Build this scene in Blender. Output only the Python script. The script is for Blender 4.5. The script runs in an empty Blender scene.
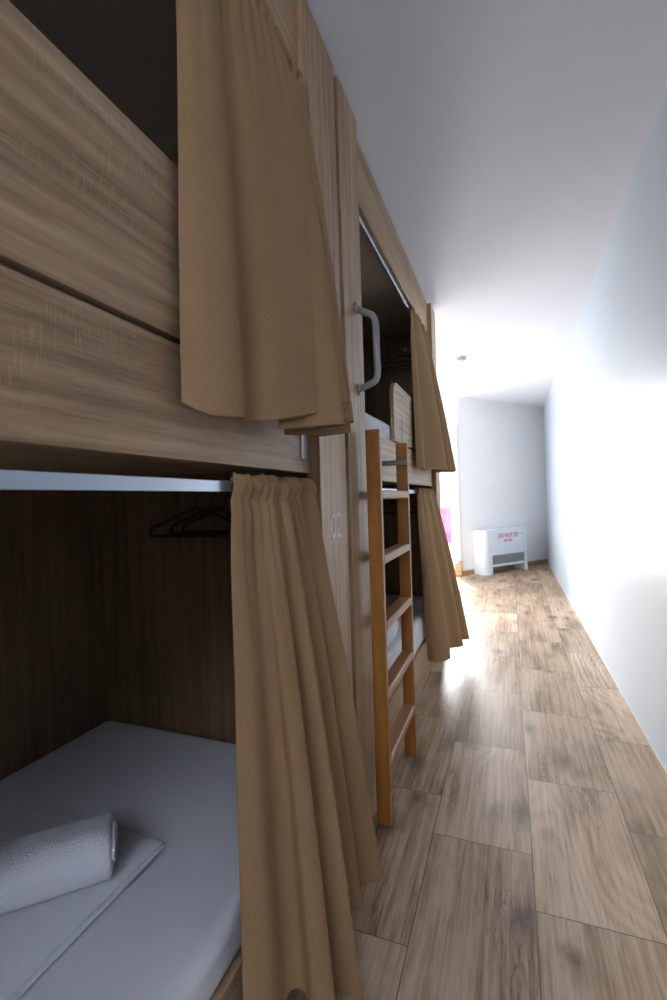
import bpy, bmesh, math, random
from mathutils import Vector, Matrix
random.seed(7)
S = bpy.context.scene
COL = S.collection
PI = math.pi

# ------------------------------------------------------------------ camera
CAM_H = 1.25
def make_camera():
    F = 467.0
    Y = Vector((509.5-333.5, 494.5-500.0, F))
    a = 0.031
    c = -(a*Y[0]+Y[1])/Y[2]
    D = Vector((a, 1.0, c))
    Y.normalize(); D.normalize()
    Z = -D
    X = D.cross(Y)
    R = Matrix((X, Y, Z))            # rows: world axes seen from the camera (right, down, forward)
    right = R @ Vector((1, 0, 0)); up = R @ Vector((0, -1, 0)); back = R @ Vector((0, 0, -1))
    M = Matrix((right, up, back)).transposed().to_4x4()
    M.translation = (0, 0, CAM_H)
    cam = bpy.data.cameras.new('camera')
    cam.sensor_fit = 'HORIZONTAL'; cam.sensor_width = 24.0
    cam.lens = F/667.0*24.0
    cam.clip_start = 0.02
    cam.dof.use_dof = True
    cam.dof.focus_distance = 1.7
    cam.dof.aperture_fstop = 5.6
    o = bpy.data.objects.new('camera', cam)
    COL.objects.link(o); o.matrix_world = M
    S.camera = o
make_camera()

# ------------------------------------------------------------------ world, sun, door daylight, added fill lamps
w = bpy.data.worlds.new('world'); S.world = w; w.use_nodes = True
wn = w.node_tree.nodes; bg = wn['Background']
bg.inputs[0].default_value = (0.80, 0.89, 1.0, 1); bg.inputs[1].default_value = 0.9

def light(name, kind, loc, energy, color, rot=None, direction=None, size=None):
    l = bpy.data.lights.new(name, kind); l.energy = energy; l.color = color
    o = bpy.data.objects.new(name, l); COL.objects.link(o); o.location = loc
    if direction is not None:
        o.rotation_euler = Vector(direction).to_track_quat('-Z', 'Y').to_euler()
    if size: l.shape = 'RECTANGLE'; l.size, l.size_y = size
    return o
sun = light('sun', 'SUN', (0, 12, 8), 14.0, (1.0, 0.96, 0.90), direction=(0.35, -0.94, -1.88))
sun.data.angle = math.radians(0.6)
dl = light('door_daylight', 'AREA', (-1.20, 7.50, 1.35), 23.0, (0.98, 0.98, 1.0), direction=(0.14, -1, -0.26), size=(0.76, 2.1))
dl.data.spread = math.radians(85)
light('side_fill_light', 'AREA', (-1.60, 5.60, 1.45), 7.5, (0.95, 0.97, 1.0), direction=(0.75, 1, -0.05), size=(2.0, 1.9))  # added fill lamp on the left wall, evens out the far end

light('back_fill_light', 'AREA', (0.15, -2.54, 2.42), 30.0, (0.84, 0.88, 1.0), direction=(0.0, 0.12, 1.0), size=(0.80, 0.46))  # added fill lamp behind the camera, brightens the near ceiling

vs = S.view_settings
vs.view_transform = 'Standard'; vs.look = 'None'; vs.gamma = 1.0; vs.use_curve_mapping = False
vs.exposure = 1.78

# ------------------------------------------------------------------ materials
def new_mat(name):
    m = bpy.data.materials.new(name); m.use_nodes = True
    nt = m.node_tree
    return m, nt, nt.nodes['Principled BSDF']
def N(nt, t, **kw):
    n = nt.nodes.new(t)
    for k, v in kw.items():
        if k.startswith('i_'): n.inputs[int(k[2:])].default_value = v
        else: setattr(n, k, v)
    return n
def M_(nt, op, a, b=None, c=None):
    n = nt.nodes.new('ShaderNodeMath'); n.operation = op
    for i, v in enumerate((a, b, c)):
        if v is None: continue
        if isinstance(v, (int, float)): n.inputs[i].default_value = v
        else: nt.links.new(v, n.inputs[i])
    return n.outputs[0]
def ramp(nt, fac, stops):
    r = nt.nodes.new('ShaderNodeValToRGB'); nt.links.new(fac, r.inputs[0])
    el = r.color_ramp.elements
    while len(el) < len(stops): el.new(0.5)
    for e, (p, c) in zip(el, stops):
        e.position = p; e.color = c if len(c) == 4 else (*c, 1)
    return r.outputs[0]
def mixc(nt, fac, a, b, mode='MIX'):
    n = nt.nodes.new('ShaderNodeMix'); n.data_type = 'RGBA'; n.blend_type = mode
    for sock, v in ((n.inputs[0], fac), (n.inputs[6], a), (n.inputs[7], b)):
        if isinstance(v, (int, float)): sock.default_value = v
        elif isinstance(v, tuple): sock.default_value = (*v[:3], 1)
        else: nt.links.new(v, sock)
    return n.outputs[2]
def bump(nt, bsdf, height, strength=0.2, dist=0.002):
    b = nt.nodes.new('ShaderNodeBump'); b.inputs['Strength'].default_value = strength; b.inputs['Distance'].default_value = dist
    nt.links.new(height, b.inputs['Height']); nt.links.new(b.outputs[0], bsdf.inputs['Normal'])
def noise(nt, vec, scale=1.0, detail=4.0, rough=0.55, dist=0.0):
    n = nt.nodes.new('ShaderNodeTexNoise'); n.inputs['Scale'].default_value = scale
    n.inputs['Detail'].default_value = detail; n.inputs['Roughness'].default_value = rough; n.inputs['Distortion'].default_value = dist
    nt.links.new(vec, n.inputs['Vector']); return n.outputs[0]
def mapping(nt, vec, scale, loc=(0, 0, 0)):
    m = nt.nodes.new('ShaderNodeMapping'); m.inputs['Scale'].default_value = scale; m.inputs['Location'].default_value = loc
    nt.links.new(vec, m.inputs['Vector']); return m.outputs[0]

def oak(name, axis, dark=(0.20, 0.115, 0.055), mid=(0.38, 0.245, 0.135), lite=(0.54, 0.375, 0.23), rough=0.42, off=0.0):
    """sawn oak laminate, grain running along axis 0/1/2"""
    m, nt, b = new_mat(name)
    tc = nt.nodes.new('ShaderNodeTexCoord').outputs['Object']
    def sc(al, ac): return tuple(al if i == axis else ac for i in range(3))
    n1 = noise(nt, mapping(nt, tc, sc(0.9, 9), (off, off, off)), 1, 3, 0.5, 0.6)
    n2 = noise(nt, mapping(nt, tc, sc(2.2, 60), (off, 3, 1)), 1, 5, 0.6, 0.35)
    n3 = noise(nt, mapping(nt, tc, sc(14, 420)), 1, 2, 0.5)
    # cathedral rings
    wv = nt.nodes.new('ShaderNodeTexWave'); wv.wave_type = 'RINGS'; wv.rings_direction = 'XYZ'[axis]
    wv.inputs['Scale'].default_value = 9; wv.inputs['Distortion'].default_value = 5.0; wv.inputs['Detail'].default_value = 3
    wv.inputs['Detail Scale'].default_value = 1.2
    nt.links.new(mapping(nt, tc, sc(0.22, 1.0), (off+.3, off+.1, off+.2)), wv.inputs['Vector'])
    f = M_(nt, 'ADD', M_(nt, 'MULTIPLY', n1, 0.36), M_(nt, 'MULTIPLY', n2, 0.42))
    f = M_(nt, 'ADD', f, M_(nt, 'MULTIPLY', n3, 0.20))
    f = M_(nt, 'ADD', f, M_(nt, 'MULTIPLY', wv.outputs[1], 0.07))
    col = ramp(nt, f, [(0.36, dark), (0.50, mid), (0.66, lite)])
    # cross-grain saw marks in patches
    x1 = noise(nt, mapping(nt, tc, sc(330, 26)), 1, 1, 0.5)
    pm = noise(nt, mapping(nt, tc, sc(5, 9), (5, 2, 7)), 1, 2, 0.5)
    mk = M_(nt, 'MULTIPLY', ramp(nt, x1, [(0.56, (0, 0, 0)), (0.66, (1, 1, 1))]), ramp(nt, pm, [(0.52, (0, 0, 0)), (0.66, (1, 1, 1))]))
    col = mixc(nt, M_(nt, 'MULTIPLY', mk, 0.28), col, tuple(min(1, c*1.35) for c in lite))
    nt.links.new(col, b.inputs['Base Color'])
    b.inputs['Roughness'].default_value = rough
    b.inputs['Specular IOR Level'].default_value = 0.5
    bump(nt, b, M_(nt, 'ADD', n2, M_(nt, 'MULTIPLY', n3, 0.7)), 0.12, 0.0012)
    return m
OAK_Y = oak('oak_laminate_along', 1)
OAK_Z = oak('oak_laminate_upright', 2, off=1.7)
OAK_X = oak('oak_laminate_across', 0, off=3.1)
OAK_IN = oak('shaded_inner_oak', 2, (0.10, 0.058, 0.028), (0.18, 0.108, 0.055), (0.26, 0.165, 0.09), 0.5, 2.2)  # oak darkened in its colour for the shade inside the berths
LADDER = oak('ladder_wood', 2, (0.26, 0.095, 0.018), (0.37, 0.148, 0.028), (0.46, 0.205, 0.045), 0.38, 4.4)
RUNG = oak('ladder_rung_wood', 1, (0.28, 0.125, 0.055), (0.38, 0.185, 0.085), (0.46, 0.245, 0.13), 0.38, 5.1)

def plain(name, color, rough=0.5, metal=0.0, spec=0.5, nscale=0, namt=0.06, bstr=0.0):
    m, nt, b = new_mat(name)
    b.inputs['Roughness'].default_value = rough; b.inputs['Metallic'].default_value = metal
    b.inputs['Specular IOR Level'].default_value = spec
    tc = nt.nodes.new('ShaderNodeTexCoord').outputs['Object']
    n = noise(nt, tc, nscale or 30, 3)
    d = tuple(c*(1-namt) for c in color); l = tuple(min(1, c*(1+namt)) for c in color)
    nt.links.new(ramp(nt, n, [(0.3, d), (0.7, l)]), b.inputs['Base Color'])
    if bstr: bump(nt, b, n, bstr, 0.002)
    return m
PLASTER = plain('white_plaster', (0.86, 0.86, 0.87), 0.9, nscale=6, namt=0.01, bstr=0.03)
CEIL = plain('ceiling_paint', (0.80, 0.83, 0.90), 0.92, nscale=4, namt=0.01)
def satin_wall():
    m, nt, b = new_mat('satin_white_wall')
    tc = nt.nodes.new('ShaderNodeTexCoord').outputs['Object']
    n = noise(nt, mapping(nt, tc, (1, 1.0, 1.6)), 1.4, 5, 0.6, 0.3)
    n2 = noise(nt, mapping(nt, tc, (1, 60, 3)), 1, 3, 0.6)
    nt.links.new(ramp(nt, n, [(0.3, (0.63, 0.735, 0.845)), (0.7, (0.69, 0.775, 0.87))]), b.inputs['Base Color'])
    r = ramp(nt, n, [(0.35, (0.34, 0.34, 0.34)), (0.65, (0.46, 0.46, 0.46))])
    nt.links.new(r, b.inputs['Roughness'])
    bump(nt, b, M_(nt, 'ADD', n, M_(nt, 'MULTIPLY', n2, 0.15)), 0.10, 0.01)
    return m
SATIN = satin_wall()
WHITE = plain('white_enamel', (0.80, 0.82, 0.85), 0.35, namt=0.01)
HEATWHITE = plain('heater_enamel', (0.70, 0.76, 0.82), 0.4, namt=0.01)
ROOFM = plain('taupe_melamine', (0.44, 0.36, 0.28), 0.6)
DARKGREY = plain('grille_dark', (0.10, 0.11, 0.12), 0.6)
GREYBAR = plain('grey_grille_bar', (0.36, 0.38, 0.42), 0.5)
ALU = plain('anodised_aluminium', (0.66, 0.76, 0.90), 0.22, metal=0.85, namt=0.02)
GRIP = plain('grey_powder_coated_grip', (0.30, 0.31, 0.30), 0.42, namt=0.03)
STEEL = plain('steel_plate', (0.45, 0.46, 0.48), 0.35, metal=0.7)
BLACKP = plain('black_plastic', (0.008, 0.008, 0.009), 0.45)
PINKTXT = plain('pale_pink_lettering', (0.98, 0.80, 0.86), 0.6, namt=0.02)
MAGTXT = plain('magenta_lettering', (0.70, 0.28, 0.50), 0.6, namt=0.02)
REDTXT = plain('crimson_lettering', (0.58, 0.06, 0.20), 0.6, namt=0.02)
PINK = plain('bright_pink_cloth', (0.80, 0.05, 0.33), 0.8)
STONE = plain('balcony_stone', (0.55, 0.53, 0.50), 0.9)

def fabric(name, color, scale=900, contrast=0.16, rough=0.95, sheen=0.2, bstr=0.25):
    m, nt, b = new_mat(name)
    uv = nt.nodes.new('ShaderNodeTexCoord').outputs['UV']
    a = noise(nt, mapping(nt, uv, (0.16*scale, scale, 1)), 1, 2, 0.5)
    c = noise(nt, mapping(nt, uv, (1.4*scale, 0.3*scale, 1)), 1, 2, 0.5)
    big = noise(nt, mapping(nt, uv, (7, 5, 1)), 1, 3, 0.5)
    f = M_(nt, 'ADD', M_(nt, 'MULTIPLY', a, 0.65), M_(nt, 'MULTIPLY', c, 0.35))
    d = tuple(x*(1-contrast) for x in color); l = tuple(min(1, x*(1+contrast)) for x in color)
    col = ramp(nt, f, [(0.35, d), (0.65, l)])
    col = mixc(nt, M_(nt, 'MULTIPLY', big, 0.12), col, d)
    nt.links.new(col, b.inputs['Base Color'])
    b.inputs['Roughness'].default_value = rough
    b.inputs['Specular IOR Level'].default_value = 0.15
    b.inputs['Sheen Weight'].default_value = sheen; b.inputs['Sheen Roughness'].default_value = 0.4
    b.inputs['Sheen Tint'].default_value = (1, 0.9, 0.78, 1)
    bump(nt, b, f, bstr, 0.0006)
    return m
LINEN = fabric('tan_linen', (0.335, 0.205, 0.102), scale=620, contrast=0.17, bstr=0.12, sheen=0.08)
def sheetmat(name, color, stripes=False, nscale=300, bstr=0.15):
    m, nt, b = new_mat(name)
    tc = nt.nodes.new('ShaderNodeTexCoord').outputs['Object']
    n = noise(nt, tc, nscale, 2, 0.6)
    big = noise(nt, mapping(nt, tc, (6, 2.2, 6)), 1, 3, 0.55, 0.4)
    b.inputs['Base Color'].default_value = (*color, 1)
    col = ramp(nt, n, [(0.3, tuple(c*0.95 for c in color)), (0.7, color)])
    nt.links.new(col, b.inputs['Base Color'])
    b.inputs['Roughness'].default_value = 0.85; b.inputs['Specular IOR Level'].default_value = 0.2
    b.inputs['Sheen Weight'].default_value = 0.15
    h = M_(nt, 'ADD', M_(nt, 'MULTIPLY', n, bstr), big)
    bump(nt, b, h, 0.35, 0.012)
    return m
SHEET = sheetmat('white_cotton', (0.76, 0.75, 0.78))
TERRY = sheetmat('white_terry', (0.78, 0.77, 0.79), nscale=260, bstr=1.6)
SHEER = sheetmat('sheer_white', (0.88, 0.89, 0.94), nscale=80)

def glass():
    m, nt, b = new_mat('clear_glass')
    nt.nodes.remove(b)
    t = nt.nodes.new('ShaderNodeBsdfTransparent'); g = nt.nodes.new('ShaderNodeBsdfGlossy')
    g.inputs['Roughness'].default_value = 0.02; t.inputs[0].default_value = (0.97, 0.99, 0.98, 1)
    mx = nt.nodes.new('ShaderNodeMixShader'); mx.inputs[0].default_value = 0.06
    nt.links.new(t.outputs[0], mx.inputs[1]); nt.links.new(g.outputs[0], mx.inputs[2])
    nt.links.new(mx.outputs[0], nt.nodes['Material Output'].inputs[0])
    return m
GLASS = glass()

TX, TW, TY, TL = -0.301, 0.3385, 1.742, 0.697
def floor_mat():
    m, nt, b = new_mat('wood_look_floor_tile')
    tc = nt.nodes.new('ShaderNodeTexCoord').outputs['Object']
    sp = nt.nodes.new('ShaderNodeSeparateXYZ'); nt.links.new(tc, sp.inputs[0])
    cx = M_(nt, 'DIVIDE', M_(nt, 'SUBTRACT', sp.outputs[0], TX), TW)
    col = M_(nt, 'FLOOR', cx); fx = M_(nt, 'FRACT', cx)
    ry = M_(nt, 'DIVIDE', M_(nt, 'SUBTRACT', M_(nt, 'ADD', sp.outputs[1], M_(nt, 'MULTIPLY', col, TL/3)), TY), TL)
    row = M_(nt, 'FLOOR', ry); fy = M_(nt, 'FRACT', ry)
    ex = M_(nt, 'MULTIPLY', M_(nt, 'MINIMUM', fx, M_(nt, 'SUBTRACT', 1.0, fx)), TW)
    ey = M_(nt, 'MULTIPLY', M_(nt, 'MINIMUM', fy, M_(nt, 'SUBTRACT', 1.0, fy)), TL)
    e = M_(nt, 'MINIMUM', ex, ey)
    grout = nt.nodes.new('ShaderNodeMapRange'); nt.links.new(e, grout.inputs[0])
    grout.inputs[1].default_value = 0.0010; grout.inputs[2].default_value = 0.0024
    cell = nt.nodes.new('ShaderNodeCombineXYZ'); nt.links.new(col, cell.inputs[0]); nt.links.new(row, cell.inputs[1])
    wnz = nt.nodes.new('ShaderNodeTexWhiteNoise'); wnz.noise_dimensions = '2D'; nt.links.new(cell.outputs[0], wnz.inputs['Vector'])
    offv = nt.nodes.new('ShaderNodeVectorMath'); offv.operation = 'SCALE'; nt.links.new(wnz.outputs['Color'], offv.inputs[0]); offv.inputs['Scale'].default_value = 37.0
    loc = nt.nodes.new('ShaderNodeVectorMath'); loc.operation = 'ADD'; nt.links.new(tc, loc.inputs[0]); nt.links.new(offv.outputs[0], loc.inputs[1])
    v = loc.outputs[0]
    n1 = noise(nt, mapping(nt, v, (6, 1.3, 1)), 1, 4, 0.55, 0.0)
    n2 = noise(nt, mapping(nt, v, (62, 1.7, 1)), 1, 8, 0.66, 0.05)
    n3 = noise(nt, mapping(nt, v, (240, 14, 1)), 1, 2, 0.6, 0.2)
    # contour lines of a stretched height give the cathedral figure
    ht = noise(nt, mapping(nt, v, (4.2, 0.9, 1)), 1, 2, 0.25, 0.0)
    rings = M_(nt, 'ABSOLUTE', M_(nt, 'SUBTRACT', M_(nt, 'FRACT', M_(nt, 'MULTIPLY', ht, 20.0)), 0.5))
    f = M_(nt, 'ADD', M_(nt, 'MULTIPLY', n1, 0.36), M_(nt, 'MULTIPLY', n2, 0.46))
    f = M_(nt, 'ADD', f, M_(nt, 'MULTIPLY', n3, 0.16))
    f = M_(nt, 'ADD', f, M_(nt, 'MULTIPLY', M_(nt, 'MULTIPLY', rings, ramp(nt, wnz.outputs['Value'], [(0.45, (0.1, 0.1, 0.1)), (0.8, (0.8, 0.8, 0.8))])), 0.16))
    c = ramp(nt, f, [(0.37, (0.17, 0.10, 0.055)), (0.45, (0.35, 0.235, 0.145)), (0.53, (0.50, 0.365, 0.25)), (0.66, (0.66, 0.52, 0.39))])
    # per tile tone
    hs = nt.nodes.new('ShaderNodeMapRange'); nt.links.new(wnz.outputs['Value'], hs.inputs[0]); hs.inputs[3].default_value = 0.86; hs.inputs[4].default_value = 1.12
    tone = nt.nodes.new('ShaderNodeCombineColor')
    for i in range(3): nt.links.new(hs.outputs[0], tone.inputs[i])
    c = mixc(nt, 1.0, c, tone.outputs[0], 'MULTIPLY')
    # knots
    vor = nt.nodes.new('ShaderNodeTexVoronoi'); vor.voronoi_dimensions = '2D'; vor.inputs['Scale'].default_value = 1.0
    wob = noise(nt, mapping(nt, v, (14, 14, 1)), 1, 3, 0.7)
    kv = nt.nodes.new('ShaderNodeVectorMath'); kv.operation = 'ADD'
    nt.links.new(mapping(nt, v, (5.0, 2.4, 1)), kv.inputs[0])
    ws = nt.nodes.new('ShaderNodeVectorMath'); ws.operation = 'SCALE'; ws.inputs['Scale'].default_value = 0.35
    wc = nt.nodes.new('ShaderNodeCombineXYZ'); nt.links.new(wob, wc.inputs[0]); nt.links.new(n2, wc.inputs[1])
    nt.links.new(wc.outputs[0], ws.inputs[0]); nt.links.new(ws.outputs[0], kv.inputs[1])
    nt.links.new(kv.outputs[0], vor.inputs['Vector'])
    kn = ramp(nt, vor.outputs['Distance'], [(0.05, (1, 1, 1)), (0.14, (0.45, 0.45, 0.45)), (0.30, (0, 0, 0))])
    kg = ramp(nt, noise(nt, mapping(nt, v, (2.0, 1.6, 1), (9, 4, 0)), 1, 1), [(0.46, (0, 0, 0)), (0.54, (1, 1, 1))])
    kn = M_(nt, 'MULTIPLY', kn, kg)
    c = mixc(nt, M_(nt, 'MULTIPLY', kn, 0.75), c, (0.085, 0.055, 0.04))
    # thin dark cracks
    ck = ramp(nt, M_(nt, 'ABSOLUTE', M_(nt, 'SUBTRACT', noise(nt, mapping(nt, v, (16, 1.6, 1), (3, 8, 0)), 1, 5, 0.65, 0.6), 0.5)), [(0.0, (1, 1, 1)), (0.016, (0, 0, 0))])
    cg = ramp(nt, n1, [(0.38, (1, 1, 1)), (0.48, (0, 0, 0))])
    c = mixc(nt, M_(nt, 'MULTIPLY', M_(nt, 'MULTIPLY', ck, cg), 0.8), c, (0.075, 0.05, 0.035))
    c = mixc(nt, grout.outputs[0], (0.15, 0.105, 0.07), c)
    nt.links.new(c, b.inputs['Base Color'])
    r = ramp(nt, n1, [(0.3, (0.38, 0.38, 0.38)), (0.7, (0.50, 0.50, 0.50))])
    nt.links.new(r, b.inputs['Roughness'])
    b.inputs['Specular IOR Level'].default_value = 0.28
    h = M_(nt, 'ADD', M_(nt, 'MULTIPLY', grout.outputs[0], 1.0), M_(nt, 'MULTIPLY', n2, 0.12))
    bump(nt, b, h, 0.35, 0.0015)
    return m
FLOORM = floor_mat()

# ------------------------------------------------------------------ mesh helpers
def obj(name, bm, mat, parent=None, bevel=0.0, smooth=False, segs=2):
    me = bpy.data.meshes.new(name)
    bmesh.ops.recalc_face_normals(bm, faces=bm.faces[:])
    if parent is not None:
        off = parent_world(parent)
        bmesh.ops.translate(bm, verts=bm.verts[:], vec=-off)
    bm.to_mesh(me); bm.free()
    me.materials.append(mat)
    if smooth:
        for p in me.polygons: p.use_smooth = True
    o = bpy.data.objects.new(name, me); COL.objects.link(o)
    if parent is not None: o.parent = parent
    if bevel:
        b = o.modifiers.new('bevel', 'BEVEL'); b.width = bevel; b.segments = segs; b.limit_method = 'ANGLE'; b.angle_limit = math.radians(40)
        b.harden_normals = False
    return o
def parent_world(p):
    v = Vector((0, 0, 0))
    while p is not None:
        v += p.location; p = p.parent
    return v
def tag(o, label=None, cat=None, group=None, kind=None):
    if label: o['label'] = label
    if cat: o['category'] = cat
    if group: o['group'] = group
    if kind: o['kind'] = kind
    return o
def thing(name, loc, label, cat, group=None):
    o = bpy.data.objects.new(name, None); COL.objects.link(o); o.location = loc; o.empty_display_size = 0.1
    return tag(o, label, cat, group)
def rebase(o, loc):
    """put a single-mesh thing's origin at its base"""
    o.data.transform(Matrix.Translation(-Vector(loc))); o.location = loc
    return o
def bx(bm, x0, x1, y0, y1, z0, z1):
    vs_ = [bm.verts.new((x, y, z)) for z in (z0, z1) for y in (y0, y1) for x in (x0, x1)]
    for f in ((0, 1, 3, 2), (4, 6, 7, 5), (0, 4, 5, 1), (2, 3, 7, 6), (0, 2, 6, 4), (1, 5, 7, 3)):
        bm.faces.new([vs_[i] for i in f])
def box(name, x0, x1, y0, y1, z0, z1, mat, parent=None, bevel=0.0015):
    bm = bmesh.new(); bx(bm, x0, x1, y0, y1, z0, z1)
    return obj(name, bm, mat, parent, bevel)
def prism(bm, poly, lo, hi, axis):
    """extrude a 2-D polygon along axis; poly gives the two other coordinates in order"""
    def mk(p, t):
        q = list(p); q.insert(axis, t); return q
    a = [bm.verts.new(mk(p, lo)) for p in poly]; b_ = [bm.verts.new(mk(p, hi)) for p in poly]
    bm.faces.new(a); bm.faces.new(b_[::-1])
    n = len(poly)
    for i in range(n): bm.faces.new((a[i], b_[i], b_[(i+1) % n], a[(i+1) % n]))
def tube(bm, pts, r, n=12, cap=True, flat=1.0):
    pts = [Vector(p) for p in pts]; rings = []
    t0 = (pts[1]-pts[0]).normalized(); up = Vector((0, 0, 1)) if abs(t0.z) < 0.9 else Vector((1, 0, 0))
    u = t0.cross(up).normalized()
    for i, p in enumerate(pts):
        t = (pts[min(i+1, len(pts)-1)]-pts[max(i-1, 0)]).normalized()
        u = (u - t*u.dot(t)).normalized(); v = t.cross(u)
        rings.append([bm.verts.new(p + (u*math.cos(2*PI*k/n) + v*math.sin(2*PI*k/n)*flat)*r) for k in range(n)])
    for a, b_ in zip(rings, rings[1:]):
        for k in range(n): bm.faces.new((a[k], a[(k+1) % n], b_[(k+1) % n], b_[k]))
    if cap: bm.faces.new(rings[0][::-1]); bm.faces.new(rings[-1])
def fillet(pts, r, n=6):
    """round the corners of a polyline"""
    pts = [Vector(p) for p in pts]; out = [pts[0]]
    for a, b_, c in zip(pts, pts[1:], pts[2:]):
        d1 = (a-b_); d2 = (c-b_); q = min(r, d1.length*.49, d2.length*.49)
        p1 = b_+d1.normalized()*q; p2 = b_+d2.normalized()*q
        for i in range(n+1):
            t = i/n; out.append(p1*(1-t)**2 + b_*2*t*(1-t) + p2*t*t)
    out.append(pts[-1]); return out
def catmull(P, n):
    """n samples per segment through control tuples"""
    out = []
    Q = [P[0]]+list(P)+[P[-1]]
    for i in range(1, len(Q)-2):
        p0, p1, p2, p3 = Q[i-1], Q[i], Q[i+1], Q[i+2]
        for k in range(n):
            t = k/n
            out.append(tuple(0.5*((2*b)+(-a+c)*t+(2*a-5*b+4*c-d)*t*t+(-a+3*b-3*c+d)*t**3) for a, b, c, d in zip(p0, p1, p2, p3)))
    out.append(tuple(P[-1])); return out
def lathe(bm, c, prof, n=32, axis=2):
    rings = []
    for r, h in prof:
        ring = []
        for k in range(n):
            a = 2*PI*k/n; p = [r*math.cos(a), r*math.sin(a)]; p.insert(axis, h)
            ring.append(bm.verts.new(Vector(c)+Vector(p)))
        rings.append(ring)
    for a, b_ in zip(rings, rings[1:]):
        for k in range(n): bm.faces.new((a[k], a[(k+1) % n], b_[(k+1) % n], b_[k]))
    bm.faces.new(rings[0][::-1]); bm.faces.new(rings[-1])
def text(name, s, size, mat, parent, o, ux, uy, label=None, xs=1.0, ext=0.0008, weight=0.0, align='CENTER', space=1.0):
    """text mesh; o = world position of its centre, ux = writing direction, uy = up"""
    cu = bpy.data.curves.new(name, 'FONT'); cu.body = s; cu.size = size; cu.align_x = align; cu.align_y = 'CENTER'
    cu.extrude = ext; cu.offset = weight; cu.space_character = space
    t = bpy.data.objects.new(name, cu); COL.objects.link(t)
    bpy.context.view_layer.update()
    me = bpy.data.meshes.new_from_object(t.evaluated_get(bpy.context.evaluated_depsgraph_get()))
    bpy.data.objects.remove(t); bpy.data.curves.remove(cu)
    ux = Vector(ux).normalized(); uy = Vector(uy).normalized(); uz = ux.cross(uy)
    R = Matrix((ux, uy, uz)).transposed().to_4x4()
    me.transform(Matrix.Translation(Vector(o)-parent_world(parent)) @ R @ Matrix.Diagonal((xs, 1, 1, 1)))
    me.materials.clear(); me.materials.append(mat)
    ob = bpy.data.objects.new(name, me); COL.objects.link(ob); ob.parent = parent
    if label: ob['label'] = label
    return ob
def struct(name, bm, mat, bevel=0.0):
    o = obj(name, bm, mat, None, bevel); o['kind'] = 'structure'; return o
def sbox(name, *a, bevel=0.0):
    bm = bmesh.new(); bx(bm, *a[:6]); return struct(name, bm, a[6], bevel)

# ------------------------------------------------------------------ the room
CZ = 2.80                    # ceiling height
XR = 0.613                   # right wall
XL = -1.66                   # wall behind the bunks
YB = -2.60                   # wall behind the camera
YW = 7.55                    # wall with the glass door
CA = Vector((-0.725, YW)); CB = Vector((XR, 9.20))   # slanting end wall
plan = [(XL, YB), (XR, YB), (XR, CB.y), (CA.x, CA.y), (XL, YW)]
bm = bmesh.new(); prism(bm, plan, -0.10, 0.0, 2); struct('floor', bm, FLOORM)
bm = bmesh.new(); prism(bm, plan, CZ, CZ+0.10, 2); struct('ceiling', bm, CEIL)
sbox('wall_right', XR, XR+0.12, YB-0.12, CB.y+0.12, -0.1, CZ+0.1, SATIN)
bm = bmesh.new()
SY0, SY1, SZ0, SZ1 = 4.55, 6.65, 0.45, 2.45  # opening for the added side window
bx(bm, XL-0.12, XL, YB-0.12, SY0, -0.1, CZ+0.1); bx(bm, XL-0.12, XL, SY1, YW+0.12, -0.1, CZ+0.1)
bx(bm, XL-0.12, XL, SY0, SY1, -0.1, SZ0); bx(bm, XL-0.12, XL, SY0, SY1, SZ1, CZ+0.1)
struct('wall_left', bm, PLASTER)
bm = bmesh.new()
for a in ((SY0, SY1, SZ0, SZ0+0.06), (SY0, SY1, SZ1-0.06, SZ1), (SY0, SY0+0.06, SZ0, SZ1), (SY1-0.06, SY1, SZ0, SZ1), (5.57, 5.63, SZ0, SZ1)):
    bx(bm, XL-0.09, XL-0.03, a[0], a[1], a[2], a[3])
struct('added_window_2', bm, WHITE, 0.003)  # unseen side window, added to go with the fill lamp there
U = Vector((CB.x-CA.x, CB.y-CA.y)).normalized(); V = Vector((-U.y, U.x))   # along / out of the end wall
bm = bmesh.new()
prism(bm, [CA, CB, CB+V*0.12+U*0.1, CA+V*0.12], -0.1, CZ+0.1, 2); struct('wall_end', bm, PLASTER)
# wall with the balcony door
DX0, DX1, DZ = -1.58, -0.80, 2.44
bm = bmesh.new()
bx(bm, XL-0.12, DX0, YW, YW+0.12, -0.1, CZ+0.1); bx(bm, DX1, CA.x, YW, YW+0.12, -0.1, CZ+0.1); bx(bm, DX0, DX1, YW, YW+0.12, DZ, CZ+0.1)
struct('wall_door', bm, PLASTER)
bm = bmesh.new()
for a in ((DX0, DX1, DZ-0.07, DZ), (DX0, DX1, 0.0, 0.09), (DX0, DX0+0.07, 0.09, DZ-0.07), (DX1-0.075, DX1, 0.09, DZ-0.07)):
    bx(bm, a[0], a[1], YW+0.015, YW+0.075, a[2], a[3])
d1 = struct('door_1', bm, WHITE, 0.003)
bm = bmesh.new(); bx(bm, DX0+0.06, DX1-0.065, YW+0.04, YW+0.046, 0.08, DZ-0.06)
pane = obj('glass_pane', bm, GLASS, d1)
bm = bmesh.new(); tube(bm, fillet([(DX1-0.04, YW+0.015, 1.02), (DX1-0.04, YW-0.03, 1.02), (DX1-0.04, YW-0.03, 1.14)], 0.02), 0.008)
obj('door_handle', bm, STEEL, d1, smooth=True)
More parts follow.
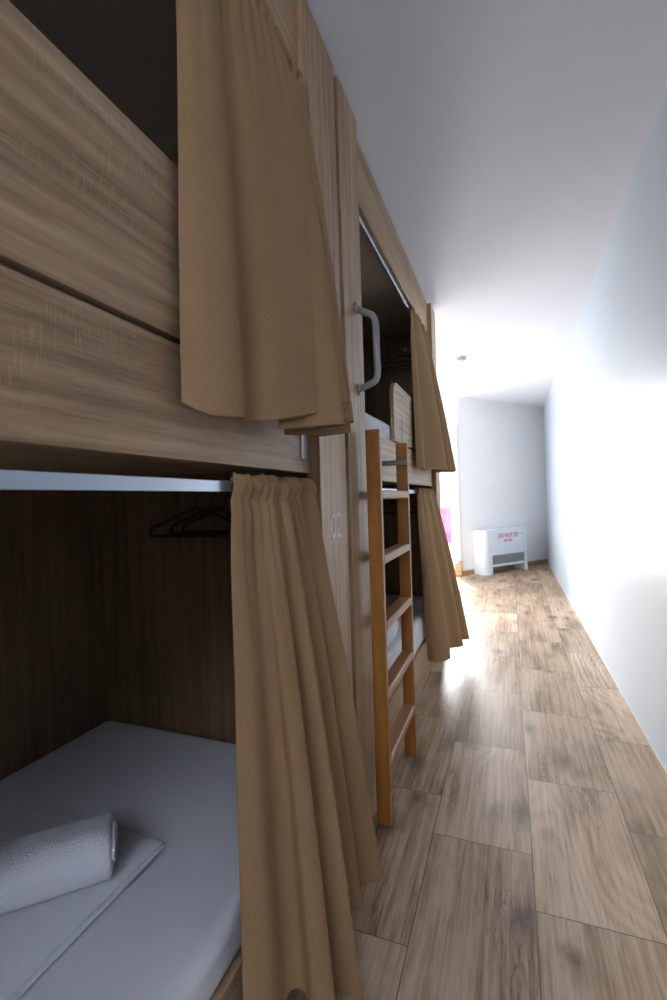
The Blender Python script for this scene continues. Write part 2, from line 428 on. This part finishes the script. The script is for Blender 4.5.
# wall behind the camera with an unseen room door and an added transom over it
DB0, DB1 = -0.42, 0.46
bm = bmesh.new()
bx(bm, XL-0.12, DB0, YB-0.12, YB, -0.1, CZ+0.1); bx(bm, DB1, XR+0.12, YB-0.12, YB, -0.1, CZ+0.1); bx(bm, DB0, DB1, YB-0.12, YB, 2.08, 2.16); bx(bm, DB0, DB1, YB-0.12, YB, 2.70, CZ+0.1)
struct('wall_back', bm, PLASTER)
bm = bmesh.new()
for a in ((DB0, DB0+0.05, 0, 2.08), (DB1-0.05, DB1, 0, 2.08), (DB0, DB1, 2.03, 2.08)): bx(bm, a[0], a[1], YB-0.10, YB+0.01, a[2], a[3])
bx(bm, DB0+0.05, DB1-0.05, YB-0.06, YB-0.02, 0.005, 2.03)
struct('door_2', bm, OAK_Z, 0.002)
bm = bmesh.new()
for a in ((DB0, DB1, 2.16, 2.20), (DB0, DB1, 2.66, 2.70), (DB0, DB0+0.04, 2.20, 2.66), (DB1-0.04, DB1, 2.20, 2.66)): bx(bm, a[0], a[1], YB-0.09, YB-0.03, a[2], a[3])
struct('added_window_1', bm, WHITE, 0.002)  # unseen transom, added over the door to bring in light
# skirting cut from the floor tile
bm = bmesh.new(); a0 = CA+U*0.0; b0 = CB-U*0.02
prism(bm, [a0, b0, b0-V*0.010, a0-V*0.010], 0.0, 0.075, 2); struct('baseboard_end', bm, OAK_X)
sbox('trim_1', -0.83, -0.725, YW-0.07, YW, 0.0, 0.19, OAK_X, bevel=0.003)
sbox('trim_2', -0.765, -0.722, YW-0.05, YW, 0.19, 0.235, OAK_X, bevel=0.003)
sbox('baseboard_right', XR-0.004, XR, YB, CB.y-0.02, 0.0, 0.012, PLASTER)
# balcony outside
sbox('trim_3', -4.0, 0.5, YW+0.25, YW+2.6, -0.15, -0.02, STONE)

# ------------------------------------------------------------------ bunks
BX = -0.568        # face of the boards
PX = -0.535        # face of the posts
BK = -1.62         # back of the bunks
def bunk(name, label, y0, y1, np0, np1, fp0, fp1, guards, roof):
    t = thing(name, (-1.1, (y0+y1)/2, 0), label, 'bunk bed', 'oak bunk units along the left wall')
    # front posts
    for (a, b_) in ((np0, np1), (fp0, fp1)):
        box('front_post', BX-0.012, PX, a, b_, 0.0, 2.775, OAK_Z, t, 0.002)
    # end panels reach to the back
    e0 = (np0+0.012, np0+0.034) ; e1 = (fp1-0.034, fp1-0.012)
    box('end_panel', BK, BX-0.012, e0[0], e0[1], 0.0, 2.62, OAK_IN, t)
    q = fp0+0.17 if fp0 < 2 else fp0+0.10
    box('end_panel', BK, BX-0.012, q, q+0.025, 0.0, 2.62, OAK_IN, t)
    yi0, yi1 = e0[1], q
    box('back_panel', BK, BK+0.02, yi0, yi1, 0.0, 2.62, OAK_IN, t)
    # lower platform and its fascia
    box('bed_base', BK+0.02, BX-0.022, yi0, yi1, 0.225, 0.262, OAK_Y, t)
    box('plinth_board', BX-0.022, BX, np1, fp0, 0.0, 0.262, OAK_Y, t)
    # upper platform, its rail, fascia under the ceiling
    box('bed_base', BK+0.02, BX-0.022, yi0, yi1, 1.365, 1.40, OAK_Y, t)
    box('bed_rail', BX-0.022, BX, np1, fp0, 1.334, 1.548, OAK_Y, t)
    box('top_fascia', BX-0.022, BX, np1, fp0, 2.515, 2.79, OAK_Y, t)
    if roof: box('roof_panel', BK+0.02, BX-0.022, yi0, yi1, 2.60, 2.62, ROOFM, t)
    # guard boards with rounded free corners
    for g0, g1, r0, r1 in guards:
        z0, z1 = 1.560, 1.888; r = 0.085
        poly = [(g0, z0), (g1, z0)]
        if r1: poly += [(g1-r+r*math.cos(a), z1-r+r*math.sin(a)) for a in [i*PI/2/8 for i in range(9)]]
        else: poly += [(g1, z1)]
        if r0: poly += [(g0+r+r*math.cos(a), z1-r+r*math.sin(a)) for a in [PI/2+i*PI/2/8 for i in range(9)]]
        else: poly += [(g0, z1)]
        b_ = bmesh.new(); prism(b_, poly, BX-0.022, BX, 0); obj('guard_board', b_, OAK_Y, t, 0.0015)
    return t, yi0, yi1
B1, a1, b1 = bunk('bunk_bed', 'large sawn-oak bunk bed nearest the camera, dark bare lower berth in view', -0.95, 1.553, -0.95, -0.71, 1.313, 1.553, [(-0.71, 0.86, False, True)], True)
B2, a2, b2 = bunk('bunk_bed', 'sawn-oak bunk bed further down the corridor, behind the ladder', 1.592, 3.93, 1.592, 1.812, 3.72, 3.93, [(2.47, 3.72, True, False)], True)
# curtain rods (flat bars)
def rod(t, y0, y1, z0, z1, x0=-0.592, x1=-0.578):
    return box('curtain_rod', x0, x1, y0, y1, z0, z1, ALU, t, 0.002)
rod(B1, -0.71, 1.313, 1.275, 1.300); rod(B1, -0.71, 1.313, 2.478, 2.503)
rod(B2, 1.812, 3.72, 1.275, 1.300); rod(B2, 1.812, 3.72, 2.470, 2.492)
# grab handle upright on the near post of the far bunk
def handle(t, p0, p1, out, r=0.0125, label=None):
    p0 = Vector(p0); p1 = Vector(p1); out = Vector(out)
    b_ = bmesh.new()
    d = (p1-p0).normalized()
    tube(b_, fillet([p0, p0+out*0.9+d*0.03, p0+out+d*0.06, p1+out-d*0.06, p1+out*0.9-d*0.03, p1], 0.065, 10), r, 16)
    h = obj('grab_handle', b_, GRIP, t, smooth=True)
    if label: h['label'] = label
    for p in (p0, p1):
        b_ = bmesh.new(); n = out.normalized(); u = Vector((0, 0, 1)) if abs(n.z) < .9 else Vector((0, 1, 0)); v = n.cross(u)
        ra = [b_.verts.new(p+(u*math.cos(2*PI*k/20)*1.25+v*math.sin(2*PI*k/20))*0.019) for k in range(20)]
        rb = [b_.verts.new(q.co+n*0.005) for q in ra]
        b_.faces.new(ra[::-1]); b_.faces.new(rb)
        for k in range(20): b_.faces.new((ra[k], ra[(k+1) % 20], rb[(k+1) % 20], rb[k]))
        for s in (-1, 1):
            c = p+u*s*0.018+n*0.0055
            lathe_pts = [b_.verts.new(c+(u*math.cos(2*PI*k/8)+v*math.sin(2*PI*k/8))*0.003) for k in range(8)]
            b_.faces.new(lathe_pts)
        obj('mounting_plate', b_, STEEL, h)
    return h
handle(B2, (PX, 1.725, 1.985), (PX, 1.735, 1.675), (0.072, 0.02, 0), 0.013, 'upright grey grab handle')
b_ = bmesh.new(); tube(b_, [(BX, 2.195, 1.418), (-0.452, 2.195, 1.418), (-0.447, 2.195, 1.418), (-0.4445, 2.195, 1.418)], 0.0125, 14)
for v in b_.verts:
    if v.co.x > -0.4455: v.co = Vector((v.co.x, 2.195+(v.co.y-2.195)*.55, 1.418+(v.co.z-1.418)*.55))
pg = obj('peg', b_, GRIP, B2, smooth=True); pg['label'] = 'short grey tubular peg'
# grey plate on the near bunk's rail
box('steel_bracket', BX, BX+0.004, 1.245, 1.290, 1.375, 1.46, STEEL, B1, 0.001)
# slot clip on the far guard board
box('guard_clip', BX, BX+0.003, 2.655, 2.662, 1.572, 1.70, GRIP, B2, 0.0005)
# berth numbers
text('berth_number', '02', 0.118, PINKTXT, B1, (PX+0.0012, 1.435, 1.162), (0, 1, 0), (0, 0, 1), 'pale pink berth number', xs=0.85, weight=0.0006)
text('berth_number', '01', 0.150, MAGTXT, B1, (PX+0.0012, 1.476, 2.030), (0, 1, 0), (0, 0, 1), 'magenta berth number', xs=0.80)

# ------------------------------------------------------------------ ladder
LAD = thing('ladder', (-0.485, 1.98, 0), 'honey-brown wooden five-rung ladder hooked upright on the bunk', 'ladder')
LX0, LX1 = -0.512, -0.456
for (y0, y1) in ((1.722, 1.747), (2.232, 2.257)):
    box('stile', LX0, LX1, y0, y1, 0.0, 1.515, LADDER, LAD, 0.003)
for zt in (1.283, 1.030, 0.770, 0.508, 0.250):
    b_ = bmesh.new()
    prism(b_, [(LX0, zt-0.036), (LX0, zt), (LX1-0.006, zt), (LX1+0.001, zt-0.006), (LX1+0.001, zt-0.030), (LX1-0.006, zt-0.036)], 1.747, 2.232, 1)
    obj('rung', b_, RUNG, LAD, 0.0015)

# ------------------------------------------------------------------ curtains
def curtain(label, ctrl, xt, zt, gather=0.011, freq=17, seed=0, per=22, rows=130, group='tan linen bunk curtains', ease=0.85, fold=0.5, wr=0.0035, wide_hem=False):
    """ctrl: (top y, bottom x, bottom y, bottom z[, top x offset])"""
    rnd = random.Random(seed)
    C = catmull([tuple(c[:4]) for c in ctrl], per)
    n = len(C)
    from mathutils import noise as mn
    bm_ = bmesh.new(); grid = []
    hem = 0.095 if wide_hem else 0.055
    uvl = bm_.loops.layers.uv.new('UVMap')
    arc = [0.0]
    for i in range(1, n): arc.append(arc[-1]+math.hypot(C[i][1]-C[i-1][1], C[i][2]-C[i-1][2]))
    ph = [rnd.uniform(0, 6.28) for _ in range(4)]
    H = zt-sum(c[3] for c in C)/n
    for j in range(rows+1):
        v = j/rows
        row = []
        for i, (ty, bx_, by_, bz) in enumerate(C):
            u = i/(n-1)
            z = zt*(1-v)+bz*v
            s = v**ease
            drop = (zt-z)
            g = math.exp(-max(0, drop-0.02)/0.10)
            tau = (ty-C[0][0])/(C[-1][0]-C[0][0])
            # pocket ruffle: the cloth pinches just below the rod and flares above it
            pin = math.exp(-((drop-0.055)/0.018)**2)
            wig = 2*abs(math.sin(tau*freq*PI+ph[0]+0.35*math.sin(tau*23+ph[1])))**0.8-0.55
            lx = C[0][1]*(1-tau)+C[-1][1]*tau; ly = C[0][2]*(1-tau)+C[-1][2]*tau
            s2 = v**fold
            x = xt*(1-s)+lx*s + (bx_-lx)*s2 + g*gather*wig*(1-0.45*pin) + 0.004*math.exp(-((drop-0.03)/0.02)**2)
            y = ty*(1-s)+ly*s + (by_-ly)*s2 + g*gather*0.35*math.cos(tau*freq*2*PI+ph[2])
            zz = z + (0.006*math.sin(u*freq*2*PI*0.5+ph[3])+0.004*mn.noise((u*60, seed, 0)) if j == 0 else 0)
            k = wr*math.sin(PI*min(1, v*1.4))
            p = mn.noise_vector((arc[i]*7+seed*3.1, z*2.6, seed*1.7))
            x += p.x*k*1.6; y += p.y*k
            # hem seam
            hs = bz+hem
            if abs(z-hs) < 0.010: x -= 0.0022*(1-abs(z-hs)/0.010)*(1+0.6*mn.noise((arc[i]*60, 3, seed)))
            row.append(bm_.verts.new((x, y, zz)))
        grid.append(row)
    for j in range(rows):
        for i in range(n-1):
            f = bm_.faces.new((grid[j][i], grid[j+1][i], grid[j+1][i+1], grid[j][i+1]))
            f.smooth = True
            for l, (ii, jj) in zip(f.loops, ((i, j), (i, j+1), (i+1, j+1), (i+1, j))):
                l[uvl].uv = (arc[ii], jj/rows*H)
    o = obj('curtain', bm_, LINEN, None, 0, True)
    sd = o.modifiers.new('thick', 'SOLIDIFY'); sd.thickness = 0.0028; sd.offset = 0
    ss = o.modifiers.new('sub', 'SUBSURF'); ss.levels = 1; ss.render_levels = 1
    rebase(o, (C[n//2][1], C[n//2][2], min(c[3] for c in C)))
    tag(o, label, 'curtain', group)
    return o
curtain('tan linen curtain of the near lower berth, hanging nearly to the floor', [
    (0.880, -0.525, 0.795, 0.10), (0.895, -0.485, 0.845, 0.09), (0.925, -0.495, 0.920, 0.150), (0.955, -0.465, 0.950, 0.140),
    (0.985, -0.425, 0.930, 0.07), (1.015, -0.392, 0.965, 0.05), (1.040, -0.445, 1.040, 0.06), (1.075, -0.372, 1.070, 0.04),
    (1.100, -0.440, 1.120, 0.06), (1.110, -0.525, 1.135, 0.10), (1.165, -0.425, 1.255, 0.10), (1.195, -0.535, 1.265, 0.09),
    (1.255, -0.405, 1.385, 0.08), (1.300, -0.480, 1.430, 0.08)], -0.580, 1.312, seed=1, freq=13, gather=0.019)
curtain('tan linen curtain of the near upper berth, gathered over the guard board', [
    (0.758, -0.545, 0.688, 1.432), (0.780, -0.505, 0.725, 1.412), (0.820, -0.480, 0.790, 1.416), (0.880, -0.520, 0.865, 1.422),
    (0.930, -0.470, 0.950, 1.436), (1.010, -0.435, 1.060, 1.465), (1.070, -0.398, 1.185, 1.508), (1.080, -0.440, 1.100, 1.440), (1.090, -0.490, 0.960, 1.416),
    (1.120, -0.440, 1.050, 1.430), (1.150, -0.386, 1.120, 1.440), (1.160, -0.450, 1.090, 1.424), (1.170, -0.515, 1.040, 1.414),
    (1.200, -0.450, 1.160, 1.424), (1.225, -0.410, 1.240, 1.436), (1.235, -0.500, 1.170, 1.424), (1.250, -0.430, 1.200, 1.462),
    (1.265, -0.400, 1.240, 1.464), (1.275, -0.470, 1.270, 1.46)], -0.575, 2.512, seed=2, wide_hem=True, freq=15, gather=0.019, ease=0.75)
curtain('tan linen curtain of the far upper berth, hanging over its guard board', [
    (3.020, -0.540, 2.930, 1.430), (3.060, -0.500, 3.000, 1.430), (3.110, -0.535, 3.100, 1.430), (3.220, -0.400, 3.330, 1.435),
    (3.310, -0.520, 3.400, 1.430), (3.390, -0.385, 3.480, 1.435), (3.460, -0.520, 3.560, 1.430), (3.550, -0.375, 3.640, 1.440),
    (3.620, -0.480, 3.720, 1.440), (3.690, -0.400, 3.800, 1.440)], -0.578, 2.498, seed=3, freq=9, gather=0.018, rows=70)
curtain('tan linen curtain of the far lower berth, flaring out over the floor', [
    (3.080, -0.545, 3.150, 0.15), (3.150, -0.480, 3.140, 0.15), (3.240, -0.405, 3.240, 0.15), (3.300, -0.480, 3.340, 0.15),
    (3.370, -0.430, 3.440, 0.15), (3.440, -0.350, 3.540, 0.15), (3.520, -0.440, 3.620, 0.15), (3.610, -0.320, 3.720, 0.15),
    (3.680, -0.420, 3.800, 0.15)], -0.585, 1.312, seed=4, freq=9, gather=0.018, rows=70)

# ------------------------------------------------------------------ mattresses and bedding
def soft_box(name, x0, x1, y0, y1, z0, z1, mat, r=0.035, sag=0.0, seed=0, nx=24, ny=40):
    from mathutils import noise as mn
    bm_ = bmesh.new(); bx(bm_, x0, x1, y0, y1, z0, z1)
    bmesh.ops.bevel(bm_, geom=bm_.edges[:]+bm_.verts[:], offset=r, segments=5, profile=0.5, affect='EDGES')
    for ax, (lo, hi, n) in enumerate(((x0, x1, nx), (y0, y1, ny), (z0, z1, 3))):
        for i in range(1, n):
            co = [0, 0, 0]; co[ax] = lo+(hi-lo)*i/n; no = [0, 0, 0]; no[ax] = 1
            bmesh.ops.bisect_plane(bm_, geom=bm_.verts[:]+bm_.edges[:]+bm_.faces[:], plane_co=co, plane_no=no)
    for v in bm_.verts:
        if v.co.z > (z0+z1)/2: v.co.z += mn.noise((v.co.x*4+seed, v.co.y*3, 0))*sag
        if v.co.z > z0+0.02: v.co.x += mn.noise((v.co.y*5, v.co.z*9, seed))*sag*0.9
    o = obj(name, bm_, mat, None, 0, True)
    rebase(o, ((x0+x1)/2, (y0+y1)/2, z0)); return o
G = 'white sheeted mattresses'
tag(soft_box('mattress', BK+0.03, BX-0.004, a1+0.01, b1-0.01, 0.264, 0.378, SHEET, sag=0.006, seed=1), 'white sheeted mattress in the near lower berth, under the rolled towel', 'mattress', G)
tag(soft_box('mattress', BK+0.03, BX-0.03, a1+0.01, b1-0.01, 1.402, 1.60, SHEET, sag=0.004, seed=2), 'white mattress hidden behind the near upper berth guard board', 'mattress', G)
tag(soft_box('mattress', BK+0.03, BX-0.004, a2+0.01, b2-0.01, 0.264, 0.45, SHEET, sag=0.006, seed=3), 'white mattress in the far lower berth, seen between the ladder rungs', 'mattress', G)
tag(soft_box('mattress', BK+0.03, BX-0.026, a2+0.01, b2-0.01, 1.402, 1.655, SHEET, sag=0.004, seed=4), 'white mattress in the far upper berth, above the ladder top', 'mattress', G)
pil = soft_box('pillow', -0.98, -0.60, 2.02, 2.62, 0.462, 0.592, SHEET, r=0.055, sag=0.02, seed=5, nx=10, ny=14)
tag(pil, 'white pillow lying on the far lower mattress behind the ladder', 'pillow')

# folded sheet and rolled towel on the near mattress
def folded_sheet():
    from mathutils import noise as mn
    t = thing('folded_sheet', (-0.98, 0.62, 0.382), 'white folded bed sheet lying flat on the near lower mattress under the towel', 'bed sheet')
    # corner A right tip, edge AB runs towards the camera
    A = Vector((-0.842, 0.945)); Bp = Vector((-0.838, 0.520)); ang = (Bp-A).normalized(); nrm = Vector((-1, 0.02)).normalized()
    L = 0.62; W = 0.42
    for k, (zz, ins) in enumerate(((0.385, 0.0), (0.397, 0.004))):
        bm_ = bmesh.new(); nx, ny = 26, 14; g = []
        for i in range(nx+1):
            r = []
            for j in range(ny+1):
                p = A + ang*(ins+(L-2*ins)*i/nx) + nrm*(ins+(W-ins)*j/ny)
                edge = min(i, nx-i, j)/3.0
                h = 0.014*min(1, edge+0.35) + mn.noise((p.x*12, p.y*9, k*3))*0.0035
                r.append(bm_.verts.new((p.x, p.y, zz+h)))
            g.append(r)
        bot = [[bm_.verts.new((v.co.x, v.co.y, zz)) for v in r] for r in g]
        for i in range(nx):
            for j in range(ny):
                bm_.faces.new((g[i][j], g[i+1][j], g[i+1][j+1], g[i][j+1])); bm_.faces.new((bot[i][j], bot[i][j+1], bot[i+1][j+1], bot[i+1][j]))
        for i in range(nx):
            for j in (0, ny): bm_.faces.new((g[i][j], bot[i][j], bot[i+1][j], g[i+1][j]))
        for j in range(ny):
            for i in (0, nx): bm_.faces.new((g[i][j], g[i][j+1], bot[i][j+1], bot[i][j]))
        obj('cloth_layer', bm_, SHEET, t, 0.003, True)
folded_sheet()
def towel():
    from mathutils import noise as mn
    # roll lying along the line from its right end to the left, spiral section
    E = Vector((-0.895, 0.825)); D = Vector((-0.62, -0.60)).normalized(); L = 0.46
    t = thing('rolled_towel', ((E+D*L/2).x, (E+D*L/2).y, 0.402), 'thick rolled white terry towel resting on the folded sheet', 'towel')
    perp = Vector((-D.y, D.x)); zc = 0.410+0.054
    bm_ = bmesh.new(); nseg = 64; nl = 44
    def sec(i):
        a = 2*PI*i/nseg; c, q = math.cos(a), math.sin(a)
        k = (abs(c)**2.6+abs(q)**2.6)**(-1/2.6)
        step = 0.006*(i/nseg)           # the free edge of the roll stands proud
        return (c*k*(0.066+step), q*k*(0.052+step))
    g = []
    for j in range(-5, nl+6):
        jj = min(max(j, 0), nl); d = L*jj/nl
        cap = 1.0 if 0 <= j <= nl else math.cos((abs(j-jj)/5.0)*PI/2*0.93)
        dd = d+(0.012*math.sin((j-jj)/5.0*PI/2))
        r = []
        for i in range(nseg):
            pa, pz = sec(i); w_ = cap*(1+0.05*mn.noise((d*7, math.cos(i/nseg*6.28), math.sin(i/nseg*6.28)+2)))
            p = E + D*dd + perp*pa*w_
            r.append(bm_.verts.new((p.x, p.y, zc+pz*w_+0.0018*mn.noise((d*110, i*0.9, 1)))))
        g.append(r)
    for ra, rb in zip(g, g[1:]):
        for i in range(nseg): bm_.faces.new((ra[i], rb[i], rb[(i+1) % nseg], ra[(i+1) % nseg]))
    bm_.faces.new(g[0][::-1]); bm_.faces.new(g[-1])
    o = obj('terry_roll', bm_, TERRY, t, 0, True)
    # spiral of layers on the end, a raised coil
    bm_ = bmesh.new(); pts = []
    for i in range(70):
        q = i/69; a = q*2.6*2*PI; rr = 0.048*(1-0.85*q)
        p = E - D*0.011 + perp*math.cos(a)*rr*1.15
        pts.append((p.x, p.y, zc+math.sin(a)*rr*0.88))
    tube(bm_, pts, 0.004, 8); obj('roll_end', bm_, TERRY, t, smooth=True)
towel()

# ------------------------------------------------------------------ hangers
def hanger_bms(h=0.0):
    hk = bmesh.new(); pts = [(0, 0, -0.062), (0, 0, -0.03)]
    pts += [(0.016*math.cos(a), 0, -0.012+0.016*math.sin(a)+0.0) for a in [(-0.5+i*0.1)*PI for i in range(14)]]
    tube(hk, pts, 0.0022, 8)
    fr = bmesh.new()
    tri = fillet([(0.0, 0, -0.062), (0.175, 0, -0.125), (0.18, 0, -0.150), (-0.18, 0, -0.150), (-0.175, 0, -0.125), (0.0, 0, -0.062)], 0.018, 5)
    tube(fr, tri, 0.0065, 8)
    return hk, fr
_h = thing('clothes_hanger', (0, 0, 0), '', 'clothes hanger')
hk, fr = hanger_bms()
obj('frame', fr, BLACKP, _h, smooth=True); obj('hook', hk, BLACKP, _h, smooth=True)
first = [True]
def place_hanger(x, y, z, rz, label, group):
    if first[0]: o = _h; first[0] = False
    else:
        o = _h.copy(); COL.objects.link(o)
        for ch in _h.children:
            c = ch.copy(); COL.objects.link(c); c.parent = o
    o.location = (x, y, z); o.rotation_euler = (0, 0, rz); tag(o, label, 'clothes hanger', group)
def hang_rail(t, x, y, z, length):
    """pull-out rail under the berth roof: block and rod pointing into the berth"""
    b_ = bmesh.new(); bx(b_, x-0.02, x+0.02, y-0.012, y, z-0.025, z+0.025)
    r = obj('hanging_rail', b_, STEEL, t, 0.002)
    b_ = bmesh.new(); tube(b_, [(x, y-0.01, z), (x, y-length, z)], 0.007, 10); obj('rail_rod', b_, BLACKP, r, smooth=True)
hang_rail(B1, -0.93, b1, 1.305, 0.30)
for k, (dy, rz) in enumerate(((-0.25, 0.06), (-0.17, -0.06), (-0.09, 0.04))):
    place_hanger(-0.93, b1+dy, 1.300, rz, 'black clothes hanger in the dark near lower berth, '+('foremost of three', 'middle of three', 'rearmost of three')[k], 'hangers in the near lower berth')
hang_rail(B2, -0.78, b2, 2.46, 0.30)
for k, (dy, rz) in enumerate(((-0.24, 0.25), (-0.12, -0.15))):
    place_hanger(-0.78, b2+dy, 2.455, rz, 'black clothes hanger in the far upper berth behind the grab handle, '+('nearer of two', 'deeper of two')[k], 'hangers in the far upper berth')
hang_rail(B2, -0.84, b2, 1.29, 0.30)
for k, (dy, rz) in enumerate(((-0.22, 0.1), (-0.12, -0.1))):
    place_hanger(-0.84, b2+dy, 1.285, rz, 'black clothes hanger in the far lower berth seen through the ladder, '+('nearer of two', 'deeper of two')[k], 'hangers in the far lower berth')

# ------------------------------------------------------------------ heater
def heater():
    W, Dp, Hh = 1.03, 0.235, 0.70
    o0 = CA + U*((Vector((-0.566, 7.748))-CA).dot(U)) - V*Dp
    t = thing('fan_coil_heater', (o0.x, o0.y, 0), 'white floor-standing fan coil heater against the slanting end wall', 'heater')
    def W3(a, d, z): p = o0+U*a+V*d; return Vector((p.x, p.y, z))
    def local(bm_):   # (a, d, z) -> world
        for v in bm_.verts: v.co = W3(v.co.x, v.co.y, v.co.z)
        return bm_
    r = 0.09
    def rounded(a0, a1, left):
        # plan outline with the front corner rounded
        cs = []
        if left:
            cs = [(a0+r-r*math.cos(q), r-r*math.sin(q)) for q in [i*PI/2/8 for i in range(9)]]
            return [(a0, Dp)]+cs+[(a1, 0), (a1, Dp)]
        cs = [(a1-r*0.5+r*0.5*math.sin(q), r*0.5-r*0.5*math.cos(q)) for q in [i*PI/2/8 for i in range(9)]]
        return [(a0, Dp), (a0, 0)]+cs+[(a1, Dp)]
    b_ = bmesh.new(); prism(b_, rounded(0, 0.17, True), 0.0, Hh, 2); obj('side_cover', local(b_), HEATWHITE, t, 0.004)
    b_ = bmesh.new(); prism(b_, rounded(W-0.09, W, False), 0.0, Hh, 2); obj('side_cover', local(b_), HEATWHITE, t, 0.004)
    b_ = bmesh.new()
    bx(b_, 0.172, W-0.092, 0.004, 0.03, 0.295, Hh-0.012)
    obj('front_cover', local(b_), HEATWHITE, t, 0.003)
    b_ = bmesh.new(); bx(b_, 0.17, W-0.09, 0.006, Dp, Hh-0.012, Hh); obj('top_cover', local(b_), HEATWHITE, t, 0.002)
    b_ = bmesh.new(); bx(b_, 0.172, W-0.092, 0.004, 0.03, 0.115, 0.150); bx(b_, 0.172, W-0.092, 0.03, Dp-0.01, 0.115, 0.125); obj('lower_rail', local(b_), HEATWHITE, t, 0.002)
    b_ = bmesh.new(); bx(b_, 0.18, W-0.10, 0.035, 0.05, 0.13, 0.70-0.02); obj('inner_casing', local(b_), DARKGREY, t)
    cells = 4; a0, a1 = 0.185, W-0.10; cw = (a1-a0)/cells
    for c in range(cells):
        b_ = bmesh.new(); s0 = a0+c*cw+0.008; s1 = a0+(c+1)*cw-0.008
        for i in range(9):
            z = 0.155+i*0.0155; bx(b_, s0, s1, 0.008, 0.028, z, z+0.006)
        for i in range(1, 5):
            a = s0+(s1-s0)*i/5; bx(b_, a-0.002, a+0.002, 0.010, 0.026, 0.152, 0.292)
        for a in (s0-0.007, s1): bx(b_, a, a+0.007, 0.005, 0.03, 0.15, 0.295)
        obj('grille', local(b_), GREYBAR, t)
    u3 = (U.x, U.y, 0)
    text('warning_text', 'DO NOT SIT', 0.098, REDTXT, t, W3(0.555, 0.002, 0.595), u3, (0, 0, 1), 'crimson DO NOT SIT warning', xs=0.88, weight=0.001)
    text('warning_text', 'NE SEDI', 0.062, REDTXT, t, W3(0.545, 0.002, 0.515), u3, (0, 0, 1), 'small crimson second line of the warning', xs=0.9, weight=0.0005)
    b_ = bmesh.new(); bx(b_, 0.86, 0.91, 0.001, 0.004, 0.598, 0.612); obj('maker_badge', local(b_), GREYBAR, t)
heater()

# ------------------------------------------------------------------ smoke detector
t = thing('smoke_detector', (-0.455, 5.38, CZ-0.045), 'small round white smoke detector on the ceiling', 'smoke detector')
b_ = bmesh.new(); lathe(b_, (-0.455, 5.38, CZ-0.014), [(0.064, 0.014), (0.064, 0.002), (0.058, 0)]); obj('base', b_, WHITE, t, smooth=False)
b_ = bmesh.new(); lathe(b_, (-0.455, 5.38, CZ-0.047), [(0.024, 0), (0.042, 0.004), (0.050, 0.016), (0.050, 0.033)]); obj('sensor_head', b_, GREYBAR, t, smooth=False)

# ------------------------------------------------------------------ balcony: pink cloth over a rail
t = thing('balcony_railing', (-1.4, YW+1.55, -0.02), 'white balcony railing beyond the glass door', 'railing')
b_ = bmesh.new(); bx(b_, -3.4, -0.2, YW+1.53, YW+1.57, 0.98, 1.02); obj('handrail', b_, WHITE, t, 0.004)
for i in range(5):
    x = -3.3+i*0.75
    b_ = bmesh.new(); bx(b_, x, x+0.03, YW+1.535, YW+1.565, -0.02, 0.98); obj('baluster', b_, WHITE, t, 0.003)
b_ = bmesh.new()
n = 24
pf = [(-0.030, 0.36), (-0.030, 1.020), (-0.020, 1.034), (0.0, 1.038), (0.020, 1.034), (0.030, 1.020), (0.030, 0.55)]
g = []
for i in range(n+1):
    x = -1.75+0.75*i/n
    g.append([b_.verts.new((x, YW+1.55+d+0.006*math.sin(i*0.9)*(1.04-z), z)) for d, z in pf])
for i in range(n):
    for j in range(len(pf)-1): b_.faces.new((g[i][j], g[i+1][j], g[i+1][j+1], g[i][j+1]))
o = obj('beach_towel', b_, PINK, None, 0, True); m = o.modifiers.new('thick', 'SOLIDIFY'); m.thickness = 0.006; m.offset = 1
rebase(o, (-1.37, YW+1.55, 0.36)); tag(o, 'bright pink cloth hanging outside, seen through the glass door', 'towel')

# sheer white curtain gathered at the door's right edge
b_ = bmesh.new(); g = []
n = 40
for i in range(n+1):
    s = i/n
    g.append([b_.verts.new((-0.825+0.085*s+0.004*math.sin(s*9)*k, YW-0.035+0.014*math.sin(s*6*PI)*(0.6+0.4*k), 2.36*(1-k)+0.24*k)) for k in [j/20 for j in range(21)]])
for i in range(n):
    for j in range(20): b_.faces.new((g[i][j], g[i][j+1], g[i+1][j+1], g[i+1][j]))
o = obj('sheer_curtain', b_, SHEER, None, 0, True); m = o.modifiers.new('thick', 'SOLIDIFY'); m.thickness = 0.002
rebase(o, (-0.78, YW-0.035, 0.24)); tag(o, 'narrow white curtain drawn aside at the glass door', 'curtain')
